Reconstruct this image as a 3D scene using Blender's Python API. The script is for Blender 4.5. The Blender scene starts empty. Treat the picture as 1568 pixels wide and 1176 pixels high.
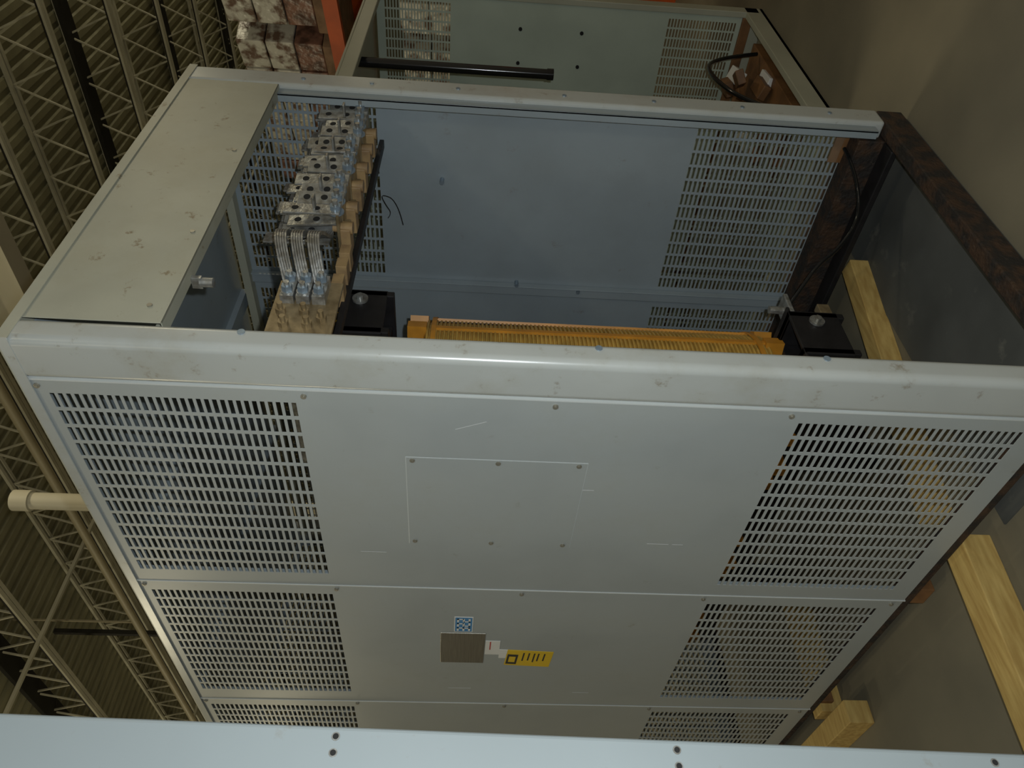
import bpy, math, random
import numpy as np
from mathutils import Vector, Matrix
random.seed(4)
sc=bpy.context.scene
try:
    sc.view_settings.view_transform='Standard'; sc.view_settings.look='None'
except Exception: pass

# ---------------------------------------------------------------- materials
def mat(name,col,rough=.5,metal=0,var=.08,scale=6,bump=.0,bscale=60,col2=None,lo=.35,hi=.65,spec=.5,stretch=None):
    m=bpy.data.materials.new(name);m.use_nodes=True
    nt=m.node_tree;b=nt.nodes['Principled BSDF']
    b.inputs['Roughness'].default_value=rough;b.inputs['Metallic'].default_value=metal
    b.inputs['Specular IOR Level'].default_value=spec
    tc=nt.nodes.new('ShaderNodeTexCoord')
    mp=nt.nodes.new('ShaderNodeMapping')
    if stretch: mp.inputs['Scale'].default_value=stretch
    nt.links.new(tc.outputs['Object'],mp.inputs['Vector'])
    n=nt.nodes.new('ShaderNodeTexNoise');n.inputs['Scale'].default_value=scale;n.inputs['Detail'].default_value=6
    nt.links.new(mp.outputs[0],n.inputs['Vector'])
    r=nt.nodes.new('ShaderNodeValToRGB')
    c2=col2 if col2 else tuple(c*(1-var*2.2) for c in col)
    r.color_ramp.elements[0].position=lo;r.color_ramp.elements[1].position=hi
    r.color_ramp.elements[0].color=(*c2,1);r.color_ramp.elements[1].color=(*col,1)
    nt.links.new(n.outputs['Fac'],r.inputs[0]);nt.links.new(r.outputs[0],b.inputs['Base Color'])
    if bump:
        n2=nt.nodes.new('ShaderNodeTexNoise');n2.inputs['Scale'].default_value=bscale
        nt.links.new(tc.outputs['Object'],n2.inputs['Vector'])
        bp=nt.nodes.new('ShaderNodeBump');bp.inputs['Strength'].default_value=bump;bp.inputs['Distance'].default_value=.01
        nt.links.new(n2.outputs['Fac'],bp.inputs['Height']);nt.links.new(bp.outputs[0],b.inputs['Normal'])
    return m
def dirt(m,amount=.5,scale=9,col=(.16,.11,.05),thr=.66,stretch=None,soft=.1):
    """sparse dusty smudges mixed over the paint"""
    nt=m.node_tree;b=nt.nodes['Principled BSDF']
    src=b.inputs['Base Color'].links[0].from_socket
    tc=nt.nodes.new('ShaderNodeTexCoord')
    mp=nt.nodes.new('ShaderNodeMapping')
    if stretch: mp.inputs['Scale'].default_value=stretch
    nt.links.new(tc.outputs['Object'],mp.inputs['Vector'])
    n=nt.nodes.new('ShaderNodeTexNoise');n.inputs['Scale'].default_value=scale;n.inputs['Detail'].default_value=9;n.inputs['Roughness'].default_value=.7
    nt.links.new(mp.outputs[0],n.inputs['Vector'])
    r=nt.nodes.new('ShaderNodeValToRGB');r.color_ramp.elements[0].position=thr;r.color_ramp.elements[1].position=thr+soft
    r.color_ramp.elements[0].color=(0,0,0,1);r.color_ramp.elements[1].color=(amount,)*3+(1,)
    nt.links.new(n.outputs['Fac'],r.inputs[0])
    mx=nt.nodes.new('ShaderNodeMixRGB');nt.links.new(r.outputs[0],mx.inputs[0]);nt.links.new(src,mx.inputs[1]);mx.inputs[2].default_value=(*col,1)
    nt.links.new(mx.outputs[0],b.inputs['Base Color'])
    return m
M_panel=dirt(dirt(mat('painted_steel_grey',(.385,.415,.41),.36,0,.05,3,.03,8),.4,11,thr=.64),.25,3,(.25,.24,.18),.5,soft=.25)
M_post=dirt(dirt(mat('painted_steel_post',(.45,.47,.45),.26,0,.04,3,.03,8,spec=.7),.6,16,thr=.60),.35,4,(.30,.27,.18),.50,soft=.2)
M_head=dirt(dirt(mat('painted_steel_dusty',(.40,.40,.32),.45,0,.06,5,.05,10),.85,16,thr=.60,soft=.06),.45,3,(.28,.24,.14),.46,soft=.3)
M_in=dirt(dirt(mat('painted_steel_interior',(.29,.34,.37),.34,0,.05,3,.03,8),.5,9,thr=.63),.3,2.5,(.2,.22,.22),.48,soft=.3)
M_fg=dirt(mat('painted_steel_light',(.25,.285,.295),.4,0,.03,3),.3,24,thr=.62)
M_bg=dirt(mat('painted_steel_green_grey',(.46,.52,.43),.5,0,.06,3),.3,6)
M_bgb=mat('painted_steel_beige',(.40,.40,.31),.5,0,.06,3)
M_seam_glint=mat('panel_edge_glint',(.58,.61,.60),.4,0,.02)  # pale tone paints in the light caught on folded panel edges
M_scr=mat('scratch',(.56,.57,.56),.5,0,.02)
M_dark=mat('dark_hole',(.01,.01,.01),.9,0,.02)
M_black=mat('black_clamp_paint',(.012,.011,.012),.55,0,.2,20)
M_rust=dirt(mat('rusty_base',(.016,.013,.011),.75,0,.1,18,.6,70,col2=(.05,.026,.013),lo=.4,hi=.58),.6,30,(.16,.12,.08),.62)
M_screw=mat('screw_zinc',(.35,.33,.27),.4,.5,.1,60)
M_tin=mat('tinned_bar',(.46,.47,.46),.36,.65,.2,40,.15,90,col2=(.25,.24,.21))
M_brass=mat('brass_bar',(.36,.28,.16),.4,.5,.15,30,col2=(.20,.15,.08))
M_tan=mat('insulator_tan',(.36,.24,.11),.55,0,.15,20,col2=(.22,.14,.07))
M_nut=mat('steel_nut',(.30,.38,.46),.35,.5,.1,50)
M_orange=mat('orange_board',(.60,.26,.025),.45,0,.1,15)
M_wind=mat('coil_winding',(.60,.37,.08),.40,0,.15,25)
M_lumber=dirt(mat('lumber',(.60,.42,.14),.7,0,.12,7,.1,30,col2=(.44,.28,.08),stretch=(1,8,8)),.6,9,(.22,.12,.05),.66,stretch=(.6,1,1))
M_floor=dirt(mat('concrete',(.215,.19,.13),.65,0,.1,2.2,.05,40,col2=(.15,.135,.095),lo=.3,hi=.7),.5,5,(.3,.28,.22),.68)
M_mat=dirt(mat('floor_sheet',(.095,.10,.095),.6,0,.12,4,.05,30),.5,6,(.20,.20,.17),.58)
M_deck=mat('roof_deck',(.38,.36,.23),.6,0,.1,1)
M_joist=mat('joist_paint',(.70,.67,.52),.6,0,.1,2)
M_chord=mat('joist_dark',(.02,.018,.012),.7,0,.1,2)
M_wall=mat('warehouse_wall',(.16,.15,.10),.8,0,.1,1)
M_pvc=mat('pvc_cream',(.62,.58,.44),.4,0,.03,3)
M_pipe=mat('pipe_beige',(.45,.40,.27),.5,0,.05,3)
M_rack=mat('rack_orange',(.60,.10,.015),.45,0,.1,5)
M_card=mat('cardboard',(.26,.16,.09),.7,0,.2,8)
M_wrap=mat('wrapped_goods',(.60,.58,.50),.25,0,.3,9,.8,14,col2=(.16,.10,.07),lo=.40,hi=.54)
M_wraps=mat('stretch_wrap',(.26,.13,.09),.25,0,.3,9,.8,14,col2=(.10,.05,.035),lo=.42,hi=.58)
M_plate=mat('nameplate_metal',(.32,.30,.25),.36,.75,.1,8,stretch=(1,1,30))
M_yel=mat('label_yellow',(.75,.50,.02),.5,0,.05)
M_white=mat('label_white',(.75,.75,.72),.5,0,.03)
M_blue=mat('label_blue',(.06,.24,.50),.5,0,.03)
M_red=mat('label_red',(.5,.06,.05),.5,0,.03)
M_ink=mat('ink',(.02,.02,.02),.6,0,.02)
M_brown=mat('brown_scrap',(.23,.11,.04),.6,0,.2,12)
M_chip=mat('wood_chip',(.32,.15,.06),.7,0,.1,20)
M_blk=mat('black_gloss',(.01,.01,.01),.15)

# ---------------------------------------------------------------- builder
class B:
    def __init__(s): s.v=[];s.f=[];s.mi=[];s.mats=[];s.sm=[]
    def m(s,mt):
        if mt not in s.mats:s.mats.append(mt)
        return s.mats.index(mt)
    def add(s,vs,fs,mt,smooth=False):
        o=len(s.v);s.v+= [tuple(x) for x in vs];i=s.m(mt)
        for f in fs:s.f.append(tuple(o+k for k in f));s.mi.append(i);s.sm.append(smooth)
    def box(s,a,b,mt,M=None):
        x0,x1=sorted((a[0],b[0]));y0,y1=sorted((a[1],b[1]));z0,z1=sorted((a[2],b[2]))
        vs=[Vector(p) for p in [(x0,y0,z0),(x1,y0,z0),(x1,y1,z0),(x0,y1,z0),(x0,y0,z1),(x1,y0,z1),(x1,y1,z1),(x0,y1,z1)]]
        if M is not None: vs=[M@p for p in vs]
        s.add(vs,[(0,3,2,1),(4,5,6,7),(0,1,5,4),(1,2,6,5),(2,3,7,6),(3,0,4,7)],mt)
    def bar(s,p,q,w,h,mt,up=(0,0,1)):
        p=Vector(p);q=Vector(q);d=(q-p);d.normalize();u=Vector(up)
        if abs(d.dot(u))>.95:u=Vector((1,0,0))
        a=d.cross(u).normalized();c=a.cross(d).normalized()
        vs=[]
        for base in(p,q):
            for sx,sz in((-1,-1),(1,-1),(1,1),(-1,1)):vs.append(base+a*sx*w/2+c*sz*h/2)
        s.add(vs,[(0,1,2,3),(7,6,5,4),(0,4,5,1),(1,5,6,2),(2,6,7,3),(3,7,4,0)],mt)
    def cyl(s,p,q,r,mt,n=16,r2=None):
        p=Vector(p);q=Vector(q);d=(q-p).normalized();u=Vector((0,0,1)) if abs(d.z)<.9 else Vector((1,0,0))
        a=d.cross(u).normalized();c=d.cross(a);r2=r if r2 is None else r2
        vs=[p+(a*math.cos(t*2*math.pi/n)+c*math.sin(t*2*math.pi/n))*r for t in range(n)]
        vs+=[q+(a*math.cos(t*2*math.pi/n)+c*math.sin(t*2*math.pi/n))*r2 for t in range(n)]
        s.add(vs,[(i,(i+1)%n,n+(i+1)%n,n+i) for i in range(n)],mt,n>8)
        s.add(vs[:n],[tuple(range(n))[::-1]],mt);s.add(vs[n:],[tuple(range(n))],mt)
    def lathe(s,prof,cx,cy,mt,n=48):
        vs=[];m_=len(prof)
        for i in range(n):
            a=2*math.pi*i/n
            for r,z in prof:vs.append((cx+r*math.cos(a),cy+r*math.sin(a),z))
        fs=[]
        for i in range(n):
            j=(i+1)%n
            for k in range(m_-1):fs.append((i*m_+k,j*m_+k,j*m_+k+1,i*m_+k+1))
        s.add(vs,fs,mt,False)
    def sweep(s,pts,w,h,mt,side):
        side=Vector(side).normalized();vs=[]
        P=[Vector(p) for p in pts]
        for i,p in enumerate(P):
            d=(P[min(i+1,len(P)-1)]-P[max(i-1,0)]).normalized();nn=d.cross(side).normalized()
            for a,b in((-1,-1),(1,-1),(1,1),(-1,1)):vs.append(p+side*a*w/2+nn*b*h/2)
        fs=[(0,1,2,3)]
        for i in range(len(P)-1):
            o=i*4
            for k in range(4):fs.append((o+k,o+4+k,o+4+(k+1)%4,o+(k+1)%4))
        o=(len(P)-1)*4;fs.append((o+3,o+2,o+1,o))
        s.add(vs,fs,mt)
    def obj(s,name,parent=None,bevel=0,M=None,seg=2):
        me=bpy.data.meshes.new(name);me.from_pydata(s.v,[],s.f)
        for mt in s.mats:me.materials.append(mt)
        me.polygons.foreach_set('material_index',s.mi);me.polygons.foreach_set('use_smooth',s.sm);me.update()
        o=bpy.data.objects.new(name,me);sc.collection.objects.link(o)
        if M is not None:o.matrix_world=M
        if parent:o.parent=parent
        if bevel:
            md=o.modifiers.new('bev','BEVEL');md.width=bevel;md.segments=seg;md.limit_method='ANGLE'
        return o
def empty(name,M=None):
    e=bpy.data.objects.new(name,None);sc.collection.objects.link(e);e.empty_display_size=.1
    if M is not None:e.matrix_world=M
    return e
def curve(name,pts,r,mt,parent=None):
    c=bpy.data.curves.new(name,'CURVE');c.dimensions='3D';c.bevel_depth=r;c.bevel_resolution=3
    sp=c.splines.new('NURBS');sp.points.add(len(pts)-1);sp.use_endpoint_u=True;sp.order_u=3
    for i,p in enumerate(pts):sp.points[i].co=(*p,1)
    c.materials.append(mt);o=bpy.data.objects.new(name,c);sc.collection.objects.link(o)
    if parent:o.parent=parent
    return o

def perf_panel(name,plane,pos,u0,u1,z0,z1,zones,hu0,hu1,nc,mt,parent,thick=.002,nr=31,hf=.60,wf=.82):
    """sheet in plane x=pos (u=y) or y=pos (u=x) with real slotted holes"""
    us=[u0]
    pc=(hu1-hu0)/nc
    for i in range(nc):
        a=hu0+i*pc+pc*(1-wf)/2;us+=[a,a+pc*wf]
    us.append(u1)
    vs_=[z0]
    for (a,b) in sorted(zones):
        pr=(b-a)/nr
        for i in range(nr):
            c=a+i*pr+pr*(1-hf)/2;vs_+=[c,c+pr*hf]
    vs_.append(z1)
    V=[];nu=len(us)
    for z in vs_:
        for u in us:V.append((pos,u,z) if plane=='x' else (u,pos,z))
    Fc=[]
    for j in range(len(vs_)-1):
        for i in range(nu-1):
            if i%2==1 and j%2==1:continue
            o=j*nu+i
            Fc.append((o,o+1,o+1+nu,o+nu))
    b=B();b.add(V,Fc,mt)
    o=b.obj(name,parent)
    sd=o.modifiers.new('s','SOLIDIFY');sd.thickness=thick;sd.offset=0
    return o

# ---------------------------------------------------------------- subject enclosure
ZB,ZT=.12,2.42
W=1.335;L=2.66
enc=empty('transformer_enclosure')
M1,M2=.924,1.749
Z1=(1.846,2.377);Z2=(.182,.724)
segs=[(.112,M1-.001,.148,.868),(M1+.003,M2-.001,.972,1.673),(M2+.003,2.57,1.797,2.50)]
for i,(a,b_,h0,h1) in enumerate(segs):
    perf_panel('side_panel_%d'%(i+1),'x',.0,a,b_,ZB+.004,ZT-.012,[Z1,Z2],h0,h1,13,M_panel,enc)
b=B()
for y in (M1+.001,M2+.001,.111):
    b.box((-.0035,y-.0018,ZB),(.012,y+.0018,ZT-.01),M_seam_glint)  # pale strip stands for the highlight on bent panel lips
for y in (M1,M2):
    b.box((.004,y-.03,ZB),(.03,y+.03,ZT-.01),M_in)
b.obj('side_seams',enc)
b=B()
b.box((-.006,-.006,ZB),(.064,.110,ZT),M_post)
o=b.obj('corner_post_front',enc,bevel=.020,seg=6)
for p_ in o.data.polygons:p_.use_smooth=True
md=o.modifiers.new('wn','WEIGHTED_NORMAL');md.keep_sharp=False
b=B()
b.box((W-.095,-.004,ZB),(W,.06,ZT),M_post)
b.obj('corner_post_rear',enc,bevel=.010,seg=3)
b=B()
b.box((1.203,.012,ZB+.03),(W-.09,.02,ZT-.2),M_in)
b.box((1.203,.012,ZB+.03),(1.207,.04,ZT-.2),M_in)
b.box((0,2.572,ZB),(.06,L,ZT),M_post);b.box((W-.06,2.572,ZB),(W,L,ZT),M_post)
b.obj('frame_flanges',enc,bevel=.002)
b=B()
b.box((.066,-.003,2.1186),(W-.097,.0,ZT),M_head)
b.box((.066,-.003,2.1186),(W-.097,.035,2.1216),M_head)
b.box((.066,.033,2.1186),(W-.097,.035,2.15),M_head)
b.obj('end_header',enc,bevel=.001)
b=B()
b.box((-.006,-.006,ZT-.002),(W+.004,L+.004,ZT+.004),M_head)
b.box((-.007,-.007,ZT-.022),(-.004,L,ZT),M_post);b.box((-.004,-.007,ZT-.022),(W,-.0045,ZT),M_head)
for y in (.92,1.75):b.box((.03,y-.03,ZT-.03),(W-.03,y+.03,ZT-.002),M_in)
b.box((.03,.05,ZT-.008),(W-.03,L-.05,ZT-.004),M_in)
b.obj('roof_panel',enc)
XW=1.29
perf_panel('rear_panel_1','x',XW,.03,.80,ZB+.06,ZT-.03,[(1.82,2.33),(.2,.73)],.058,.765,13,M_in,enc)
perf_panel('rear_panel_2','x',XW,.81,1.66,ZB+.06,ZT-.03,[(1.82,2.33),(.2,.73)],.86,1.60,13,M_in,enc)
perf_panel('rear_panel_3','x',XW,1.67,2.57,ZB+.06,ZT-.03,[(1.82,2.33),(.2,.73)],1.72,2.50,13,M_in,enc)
b=B()
for y in (.80,1.665):
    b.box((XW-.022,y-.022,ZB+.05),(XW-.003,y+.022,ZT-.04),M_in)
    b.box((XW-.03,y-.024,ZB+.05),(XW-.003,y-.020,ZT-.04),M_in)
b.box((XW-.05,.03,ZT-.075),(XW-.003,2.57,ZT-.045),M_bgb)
b.obj('rear_wall_frames',enc,bevel=.002)
perf_panel('back_end_panel','y',2.655,.06,W-.06,ZB,ZT-.01,[Z1,Z2],.1,W-.1,20,M_in,enc)
b=B()
b.box((.0,-.002,.030),(W,.045,.118),M_rust)
b.box((.004,.06,.092),(.08,L-.01,.119),M_rust)
b.box((XW-.08,.05,.092),(W-.003,L-.01,.20),M_rust)
b.box((XW-.15,.05,.092),(XW-.08,L-.01,.115),M_black)
b.box((0,L-.05,.092),(W,L,.119),M_rust)
b.box((.01,.88,.04),(.05,.96,.092),M_brown);b.box((.01,1.70,.04),(.05,1.79,.092),M_brown)
b.obj('base_rails',enc,bevel=.004)
b=B()
def screwx(y,z,r=.0065,x=-.001):
    b.cyl((x,y,z),(x-.004,y,z),r,M_screw,12);b.cyl((x-.004,y,z),(x-.006,y,z),r*.6,M_screw,8)
for z in (2.39,1.83,1.28,.745,.16):
    screwx(.13,z)
for y in (M1+.022,M2+.022,):
    for z in (2.385,1.835,1.29,.74,.155):screwx(y,z)
for z in (1.2,1.395,1.6):
    for y in (.335,.677):screwx(y,z)
for z in (2.05,1.83,1.55,1.2,.9,.6,.3):
    b.cyl((W-.05,-.004,z),(W-.05,-.007,z),.007,M_nut,12);
for z in (1.95,1.2,.7):b.cyl((.045,-.0065,z),(.045,-.0085,z),.008,M_nut,12)
for x,z in ((.12,2.16),(.4,2.15),(.8,2.15)):b.cyl((x,-.003,z),(x,-.006,z),.006,M_screw,10)
b.obj('screws',enc)
b=B();b.box((-.0026,.325,1.18),(-.001,.69,1.615),M_panel)
b.box((-.0016,.3235,1.1785),(-.001,.6915,1.6165),M_seam_glint);b.obj('access_cover',enc,bevel=.0005)
b=B()
b.box((-.003,1.20,1.385),(-.001,1.41,1.53),M_plate)
b.obj('nameplate',enc,bevel=.0008)
b=B()
b.box((-.0025,1.095,1.428),(-.001,1.19,1.487),M_white)
b.box((-.0029,1.098,1.431),(-.0026,1.187,1.484),M_blue)
# number 322 on the blue label (viewed from -x, right = -y)
SEG={'3':'abcdg','2':'abged'}
for i,ch in enumerate('322'):
    yl=1.182-i*.028;w_=.021;h_=.042;zb=1.4365;t=.0062
    S={'a':(0,h_,w_,h_-t),'g':(0,h_/2+t/2,w_,h_/2-t/2),'d':(0,t,w_,0),'b':(w_-t,h_,w_,h_/2),'c':(w_-t,h_/2,w_,0),'e':(0,h_/2,t,0)}
    for k in SEG[ch]:
        u0,v1,u1,v0=S[k]
        b.box((-.0033,yl-u1,zb+v0),(-.003,yl-u0,zb+v1),M_white)
b.box((-.0025,1.25,1.335),(-.001,1.345,1.383),M_white)
b.box((-.003,1.255,1.365),(-.0026,1.31,1.369),M_red)
b.box((-.0025,1.33,1.31),(-.001,1.37,1.335),M_white)
Ml=Matrix.Translation((0,1.36,1.24))@Matrix.Rotation(.06,4,'X')@Matrix.Translation((0,-1.36,-1.24))
b.box((-.0025,1.315,1.155),(-.001,1.425,1.31),M_yel,Ml)
b.box((-.0024,1.315,1.31),(-.001,1.345,1.345),M_white,Ml)
b.box((-.003,1.345,1.27),(-.0026,1.415,1.306),M_ink,Ml)
b.box((-.0033,1.36,1.277),(-.0031,1.40,1.299),M_yel,Ml)
for z in (1.25,1.232,1.214,1.2,1.18):
    b.box((-.003,1.33,z),(-.0026,1.33+random.uniform(.05,.085),z+.005),M_ink,Ml)
b.obj('warning_labels',enc)
b=B()
for (y0,z0,dy,dz) in ((.22,1.50,-.03,.07),(.74,1.75,.0,.07),(.66,.97,.0,.06),(.66,.90,0,.03),(.43,1.2,.0,.05),(1.62,1.5,0,.08),(1.64,1.05,0,.06)):
    b.bar((-.0012,y0,z0),(-.0012,y0+dy,z0-dz),.0012,.0009,M_scr,up=(1,0,0))
b.obj('paint_scratches',enc)
b=B()
b.box((.25,.02,2.095),(.262,.05,2.119),M_tin);b.cyl((.256,.035,2.10),(.256,.035,2.07),.012,M_tin,10)
b.box((XW-.012,.06,.215),(XW-.003,.17,.245),M_card)
b.box((XW-.012,.03,.15),(XW-.0035,.17,.215),M_brown)
b.obj('interior_brackets',enc,bevel=.001)
b=B()
b.box((XW-.012,.05,1.205),(XW-.006,.065,1.24),M_brown)
for z,y in ((1.3,.77),(1.05,.79),(1.6,.33)):b.cyl((XW-.03,y,z),(XW-.003,y,z),.008,M_nut,10)
b.obj('rear_wall_clips',enc)
curve('loose_wire',[(XW-.01,.50,1.80),(XW-.04,.46,1.78),(XW-.05,.42,1.80),(XW-.04,.38,1.82),(XW-.03,.41,1.76),(XW-.05,.50,1.74)],.0015,M_blk,enc)

# ---------------------------------------------------------------- transformer core & coils
tr=empty('dry_type_transformer')
CX=.62;R=.26
for n,cy in enumerate((.765,1.33,1.895)):
    b=B();prof=[]
    z=.50;p=.0135
    while z<1.62:
        prof+= [(R-.009,z),(R-.001,z+.002),(R,z+.005),(R-.001,z+.0085),(R-.009,z+.0105)];z+=p
    b.lathe(prof,CX,cy,M_wind,56)
    b.lathe([(.11,.50),(R-.007,.50)],CX,cy,M_wind,56);b.lathe([(R-.007,z),(.11,z),(.11,.5)],CX,cy,M_wind,56)
    b.obj('coil_winding_%d'%(n+1),tr)
    b=B()
    for k in range(14):
        a=2*math.pi*k/14-.87
        Mx=Matrix.Translation((CX,cy,0))@Matrix.Rotation(a,4,'Z')
        b.box((R-.004,-.008,.50),(R+.006,.008,1.60),M_orange,Mx)
        b.box((R-.09,-.02,1.615),(R+.012,.02,1.675),M_orange,Mx)
        b.box((R-.09,-.02,.455),(R+.012,.02,.515),M_orange,Mx)
    b.lathe([(R+.004,1.585),(R+.010,1.585),(R+.010,1.60),(R+.004,1.60)],CX,cy,M_orange,48)
    b.lathe([(R+.004,.53),(R+.010,.53),(R+.010,.545),(R+.004,.545)],CX,cy,M_orange,48)
    b.obj('coil_spacers_%d'%(n+1),tr)
    b=B();b.box((CX-.09,cy-.09,.32),(CX+.09,cy+.09,1.85),M_black);b.obj('core_leg_%d'%(n+1),tr)
b=B()
for z0,z1 in ((1.715,1.93),(.285,.465)):
    b.box((CX-.07,.52,z0+.01),(CX+.07,2.15,z1-.01),M_black)
    for sx in (-1,1):
        x=CX+sx*.085
        b.box((x-.012,.40,z0),(x+.012,2.26,z1),M_black)
        b.box((x-.012 if sx>0 else x-.05,.40,z1-.01),(x+.035 if sx>0 else x+.012,2.26,z1),M_black)
    b.box((CX-.10,.40,z0+.02),(CX+.10,.412,z1),M_black)
    b.cyl((CX+.05,.399,z0+.1),(CX+.05,.392,z0+.1),.024,M_tin,18)
    b.cyl((CX+.05,.392,z0+.1),(CX+.05,.38,z0+.1),.012,M_tin,6)
for y in (.95,1.90):
    b.box((CX-.09,y-.03,.006),(CX+.09,y+.03,.29),M_black)
b.box((CX+.10,.40,.44),(CX+.19,.47,.455),M_tin)
b.cyl((CX+.15,.44,.455),(CX+.15,.44,.50),.014,M_tin,6)
b.box((CX+.11,.42,.30),(CX+.17,.45,.34),M_brass)
b.obj('core_clamps',tr,bevel=.003)

# ---------------------------------------------------------------- low voltage bus terminals (part of the transformer)
bus=tr
b=B()
b.box((.20,.19,1.80),(1.285,.22,1.815),M_black)
b.obj('support_angle',bus,bevel=.002)
def plate(b,x,y,z0,z1,w=.046,t=.006,tilt=0,rz=0):
    Mx=Matrix.Translation((x,y,z0))@Matrix.Rotation(rz,4,'Z')@Matrix.Rotation(tilt,4,'X')
    h=z1-z0
    b.box((-w/2,-t/2,0),(w/2,t/2,h),M_tin,Mx)
    for zz in (h*.42,h*.80):
        b.cyl(Mx@Vector((0,-t/2-.0012,zz)),Mx@Vector((0,-t/2+.001,zz)),.0095,M_dark,12)
        b.cyl(Mx@Vector((0,-t/2-.0006,zz)),Mx@Vector((0,-t/2+.001,zz)),.0135,M_tin,12)
g=0
for gx in (.60,.82,1.04):
    b=B()
    for k in range(4):
        x=gx+.012+k*.052
        if k%2==0:
            b.box((x-.020,.10,1.812),(x+.026,.18,1.840),M_tan)
            b.cyl((x,.105,1.806),(x,.105,1.86),.018,M_tan,14,.012)
        else:
            b.box((x-.016,.12,1.822),(x+.016,.20,1.845),M_brass)
        dz=.004*k
        b.cyl((x,.055,1.848+dz),(x,.035,1.848+dz),.016,M_nut,6)
        b.cyl((x,.058,1.848+dz),(x,.054,1.848+dz),.022,M_nut,16)
        b.cyl((x,.035,1.848+dz),(x,.02,1.848+dz),.008,M_tin,8)
    b.obj('insulators_%d'%(g+1),bus,bevel=.003)
    b=B()
    for k in range(4):
        x=gx+.012+k*.052
        for j in range(4):
            top=1.958+.022*j+(.026 if (k*2+g+j)%3==0 else 0)
            plate(b,x+random.uniform(-.006,.006),.050+.032*j,1.835+.012*j,top,w=.045,tilt=-.12+.12*random.random(),rz=random.uniform(-.35,.1))
        b.box((x-.022,.05,1.838),(x+.022,.18,1.846),M_brass)
        if k in(0,2):
            b.box((x-.012,.0+.01,1.90),(x+.012,.05,1.906),M_tin)
    b.obj('terminal_pads_%d'%(g+1),bus,bevel=.001)
    g+=1
b=B()
for k in range(3):
    z0=1.846+k*.038;z1=1.872+k*.044
    for lay in range(3):
        for st in range(5):
            pts=[]
            for i in range(15):
                t=i/14
                x=.345+t*.255
                y=.118-lay*.004-.075*math.sin(math.pi*min(1,t*1.1))
                z=z0+(z1-z0)*t+.022*math.sin(math.pi*t)+(st-2)*.0062
                pts.append((x,y,z))
            b.sweep(pts,.0046,.003,M_tin,(0,.0,1))
    for xx in (.315,.358):
        b.cyl((xx,.092,z0),(xx,.076,z0),.0135,M_nut,6);b.cyl((xx,.076,z0),(xx,.066,z0),.007,M_tin,8)
        b.cyl((xx,.094,z0),(xx,.091,z0),.017,M_tin,14)
    b.box((.295,.094,z0-.016),(.38,.122,z0+.016),M_tin)
b.obj('flexible_links',bus)
b=B()
b.box((.17,.118,1.80),(.385,.128,1.955),M_brass)
for xx,zz in ((.215,1.915),(.262,1.93),(.215,1.86),(.262,1.875),(.238,1.83)):
    b.cyl((xx,.118,zz),(xx,.104,zz),.013,M_brass,6);b.cyl((xx,.104,zz),(xx,.088,zz),.007,M_brass,8)
b.box((.19,.128,1.84),(.205,.62,1.93),M_tin);b.box((.27,.128,1.84),(.285,.62,1.93),M_tin)
b.box((.19,.60,1.80),(.36,.62,1.93),M_tin)
for x in (.42,.49,.55):b.box((x-.02,.13,1.806),(x+.02,.21,1.835),M_tan)
b.obj('brass_bus_bar',bus,bevel=.001)
b=B()
b.box((.56,.395,1.86),(.60,.40,1.90),M_yel);b.box((.565,.394,1.868),(.595,.396,1.892),M_ink)
b.obj('clamp_label',bus)
curve('ground_cable',[(XW-.04,.10,.22),(XW-.14,.13,.20),(1.05,.25,.17),(.95,.32,.26),(.90,.34,.33),(.82,.40,.40),(.77,.42,.44)],.006,M_blk,tr)

# ---------------------------------------------------------------- room
b=B();b.box((-14,-14,-.1),(24,26,0),M_floor);b.obj('floor')
b=B();b.box((.02,.02,0),(1.33,.545,.006),M_mat);b.obj('floor_sheet')
b=B();b.box((24,-14,0),(24.2,26,7.2),M_wall);b.obj('wall_east')
b=B();b.box((-14,26,0),(24,26.2,7.2),M_wall);b.obj('wall_north')
b=B();V=[];F=[];y=-14
xs=(-14,24);prof=[]
while y<26:
    prof+=[(y,7.0),(y+.09,7.0),(y+.11,7.04),(y+.18,7.04)];y+=.2
for (yy,zz) in prof:V+=[(xs[0],yy,zz),(xs[1],yy,zz)]
for i in range(len(prof)-1):F.append((2*i,2*i+1,2*i+3,2*i+2))
b.add(V,F,M_deck);b.obj('ceiling')
roof=empty('roof_structure')
b=B()
x=-6.3;n=0
while x<24:
    for sx in(-.04,.04):
        b.box((x+sx-.02,-8,6.95),(x+sx+.02,25.8,6.99),M_joist)
    b.box((x-.05,-8,6.30),(x-.005,25.8,6.33),M_joist);b.box((x+.005,-8,6.30),(x+.05,25.8,6.33),M_joist)
    b.box((x-.055,-8,6.331),(x+.055,25.8,6.35),M_chord)
    if n%2==0: b.box((x-.13,-8,6.88),(x+.13,25.8,6.94),M_chord)
    y=-8
    while y<25.4:
        b.bar((x,y,6.33),(x,y+.3,6.97),.02,.02,M_joist);b.bar((x,y+.3,6.97),(x,y+.6,6.33),.02,.02,M_joist)
        y+=.6
    x+=1.55;n+=1
for y in (1.5,7.5,13.5,19.5):
    b.box((-8,y-.02,6.26),(23.9,y+.02,6.30),M_joist)
b.obj('open_web_joists',roof)
b=B();b.cyl((3.45,-4,5.5),(3.45,25,5.5),.045,M_pipe,12)
for y in (0,4,8,12,16,20):b.box((3.44,y-.01,5.5),(3.46,y+.01,6.99),M_pipe)
b.obj('sprinkler_pipe',roof)
b=B();b.box((3.72,-6,5.1),(3.90,25,5.14),M_pvc);b.box((3.79,-6,5.14),(3.83,25,5.5),M_pvc);b.box((3.72,-6,5.5),(3.90,25,5.54),M_pvc)
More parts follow.
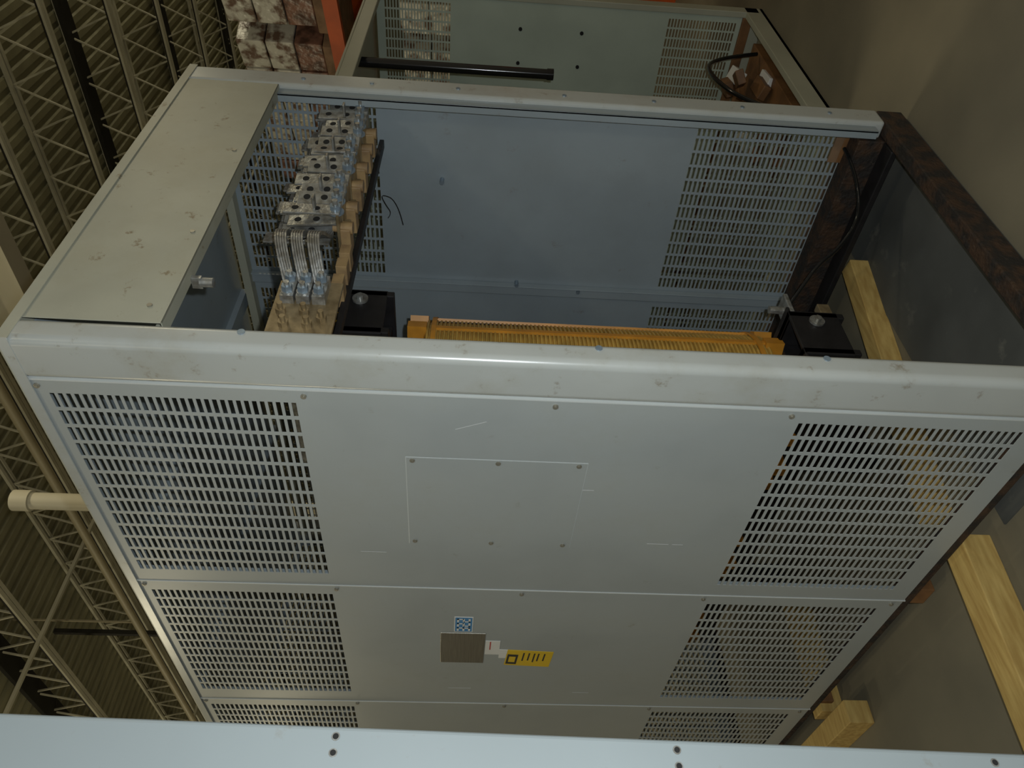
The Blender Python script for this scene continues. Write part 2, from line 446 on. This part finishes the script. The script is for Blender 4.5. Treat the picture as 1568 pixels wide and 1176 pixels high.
for y in (-5,2,9,16,23):b.box((3.78,y,5.54),(3.84,y+.06,6.99),M_chord)
b.obj('roof_beam',roof)
b=B();b.cyl((1.52,2.72,0),(1.52,2.72,4.05),.05,M_pvc,24);b.cyl((1.52,2.72,4.0),(1.52,2.72,4.1),.062,M_pvc,24)
b.cyl((1.52,2.72,.0),(1.52,2.72,.05),.09,M_pvc,24)
b.obj('vent_pipe')

# lumber
b=B();Mx=Matrix.Translation((1.13,.497,0))@Matrix.Rotation(math.radians(-12.2),4,'Z')
b.box((-1.0,0,0),(.03,.07,.075),M_lumber,Mx);b.obj('lumber_skid',bevel=.003)
b=B();Mx=Matrix.Translation((-.03,.668,0))@Matrix.Rotation(math.radians(-6),4,'Z')
b.box((-1.15,-.045,0),(.07,.045,.090),M_lumber,Mx);b.obj('lumber_beam',bevel=.003)
b=B();b.box((-.13,1.54,0),(-.05,2.5,.09),M_lumber);b.obj('lumber_beam',bevel=.003)
b=B();b.box((-.02,1.72,0),(.45,1.80,.09),M_lumber);b.obj('lumber_skid',bevel=.003)
b=B();b.bar((.66,.06,.012),(.80,.11,.012),.03,.01,M_chip)
b.obj('wood_splinter')
b=B();b.bar((1.45,-.53,.004),(1.47,-.48,.004),.006,.004,M_lumber);b.obj('wood_splinter')

# ---------------------------------------------------------------- foreground cabinet
X1,Y0=-.766,-.05
Mf=Matrix.Translation((X1,0,1.40))@Matrix.Rotation(math.radians(1.33),4,'Y')@Matrix.Translation((-X1,0,-1.40))
fg=empty('adjacent_enclosure')
b=B()
b.box((-1.75,Y0,.12),(X1,Y0+.9,2.42),M_fg,Mf)
b.obj('cabinet_body',fg,bevel=.006,seg=3)
b=B()
for z in (2.055,1.625,1.18,.75):
    for x in (-.780,-.800):
        b.cyl(Mf@Vector((x,Y0-.0005,z)),Mf@Vector((x,Y0-.0015,z)),.0055,M_tin,16);b.cyl(Mf@Vector((x,Y0-.001,z)),Mf@Vector((x,Y0-.002,z)),.0038,M_dark,12)
b.obj('rivet_holes',fg)
b=B();b.box((-1.76,Y0+.02,0),(X1-.05,Y0+.60,.14),M_rust);b.obj('base_frame',fg)

# ---------------------------------------------------------------- second open enclosure behind
bg=empty('open_enclosure')
BX0,BX1,BY0,BY1,BT=1.74,3.09,.25,2.6,2.06
for i,(a,c) in enumerate(((.27,1.02),(1.04,1.8),(1.82,2.58))):
    perf_panel('inner_wall_%d'%(i+1),'x',BX1-.05,a,c,.06,BT-.02,[(1.65,2.0),(.13,.50)],a+.04,c-.04,13,M_bg,bg,nr=22)
    perf_panel('outer_wall_%d'%(i+1),'x',BX0+.03,a,c,.06,BT-.02,[(1.65,2.0),(.13,.50)],a+.04,c-.04,13,M_bg,bg,nr=22)
b=B()
for x in (BX0,BX1-.07):
    b.box((x,BY0,.03),(x+.07,BY0+.03,BT),M_bgb);b.box((x,BY1-.03,.03),(x+.07,BY1,BT),M_bgb)
b.box((BX0,BY0,BT-.06),(BX1,BY0+.03,BT),M_bgb)
b.box((BX0,BY0,0),(BX1,BY0+.03,.10),M_bgb);b.box((BX0,BY0,.0),(BX1,BY0+.09,.02),M_bgb)
b.box((BX0,BY0,BT),(BX1,BY1,BT+.012),M_bgb)
b.box((BX0,BY1-.01,.03),(BX1,BY1,BT),M_bg)
b.box((BX0+.01,BY0+.03,0),(BX0+.07,BY1,.06),M_bgb);b.box((BX1-.07,BY0+.03,0),(BX1-.01,BY1,.06),M_bgb)
b.box((BX1-.075,BY0+.03,.06),(BX1-.055,BY1-.05,.11),M_brown)
b.obj('frame',bg,bevel=.003)
b=B()
for y,z in ((.42,1.28),(.60,1.28),(.42,.95),(.60,.95),(.78,1.28)):b.cyl((BX1-.052,y,z),(BX1-.058,y,z),.010,M_dark,10)
b.cyl((2.27,.335,1.16),(2.27,.335,2.06),.022,M_blk,16);b.cyl((2.27,.335,1.15),(2.27,.335,1.18),.025,M_blk,16)
b.obj('bolts_and_riser',bg)
b=B()
for i in range(12):
    x=2.35+random.uniform(-.3,.45);y=.40+random.uniform(.0,.22);z=random.uniform(.03,.22)
    Mx=Matrix.Translation((x,y,z))@Matrix.Rotation(random.uniform(-.6,.6),4,'X')@Matrix.Rotation(random.uniform(-.6,.6),4,'Z')
    b.box((-.07,-.035,-.02),(.07,.035,.02),M_brown if i%4 else M_white,Mx)
b.box((1.95,.36,0.0),(2.9,.70,.06),M_brown)
b.obj('scrap_packing',bg,bevel=.004)
curve('loose_cable',[(2.0,.34,.08),(2.10,.33,.30),(2.35,.32,.42),(2.6,.34,.36),(2.75,.36,.08)],.010,M_blk,bg)

# ---------------------------------------------------------------- pallet rack
Mr=Matrix.Translation((5.0,.6,0))@Matrix.Rotation(math.radians(65),4,'Z')
rk=empty('pallet_rack',Mr)
b=B()
for x in (-2.6,0.3,3.0):
    for y in (-1.1,0):
        b.box((x-.04,y-.04,0),(x+.04,y+.04,2.78),M_rack)
for z in (1.2,2.64):
    for y in (-1.1,0):b.box((-2.6,y-.03,z),(3.0,y+.03,z+.12),M_rack)
b.obj('rack_frame',rk)
gd=B()
for z in (.12,1.32,2.76):
    for i,x in enumerate((-2.5,-1.3,-.1,1.1,2.1)):
        gd.box((x,-1.1,z),(x+1.05,-.06,z+.10),M_card)
        for a in range(3):
            for c in range(3):
                for e in range(3):
                    gd.box((x+.02+a*.34,-1.07+c*.33,z+.11+e*.25),(x+.34+a*.34,-.76+c*.33,z+.35+e*.25),M_wraps if (e==0 or (a+c+i)%4==0) else M_wrap)
gd.obj('pallet_goods',rk,bevel=.01)

# ---------------------------------------------------------------- camera
q=dict(cx=-1.1410,cy=-1.0714,cz=1.4736,yaw=.7843,pitch=-.0573,roll=.0428,f=1151.69)
y,p,r=q['yaw'],q['pitch'],q['roll']
F=Vector((math.cos(p)*math.cos(y),math.cos(p)*math.sin(y),math.sin(p)))
R0=Vector((math.sin(y),-math.cos(y),0));U0=R0.cross(F)
Rr=R0*math.cos(r)+U0*math.sin(r);U=U0*math.cos(r)-R0*math.sin(r)
C=Vector((q['cx'],q['cy'],q['cz']))
cam=bpy.data.cameras.new('camera');co=bpy.data.objects.new('camera',cam);sc.collection.objects.link(co)
Mc=Matrix.Identity(4)
for i in range(3):
    Mc[i][0]=-U[i];Mc[i][1]=Rr[i];Mc[i][2]=-F[i];Mc[i][3]=C[i]
co.matrix_world=Mc
cam.sensor_fit='HORIZONTAL';cam.sensor_width=36;cam.lens=q['f']/1568*36;cam.clip_start=.02;cam.clip_end=100
sc.camera=co

# ---------------------------------------------------------------- lights
def light(name,typ,loc,power,col,size=.1,rot=None):
    l=bpy.data.lights.new(name,typ);l.energy=power;l.color=col
    if typ=='AREA':l.shape='DISK';l.size=size
    else:l.shadow_soft_size=size
    o=bpy.data.objects.new(name,l);sc.collection.objects.link(o);o.location=loc
    if rot:o.rotation_euler=rot
    return o
light('camera_flash','POINT',C+Rr*.05-U*.06,78,(.90,.97,1.0),.012)
for i,(x,y_) in enumerate(((-3,-4),(3,-3.5),(-4,3),(1.5,1.2),(8,-5),(-8,-2),(-6,9))):
    light('high_bay_light_%d'%(i+1),'AREA',(x,y_,6.0),34,(1.0,.88,.62),.5)
for i,(x,y_) in enumerate(((-2.5,7),(-2.5,14),(-1.5,21),(7,-3.5),(14,-3.5),(20,-3))):
    light('ceiling_fill_light_%d'%(i+1),'POINT',(x,y_,5.0),(100,220,280)[i%3],(1.0,.90,.62),.3)  # unseen point lamps added beside the view to brighten the roof deck and joists
w=bpy.data.worlds.new('world');sc.world=w;w.use_nodes=True
w.node_tree.nodes['Background'].inputs[0].default_value=(1,.88,.64,1)
w.node_tree.nodes['Background'].inputs[1].default_value=.20
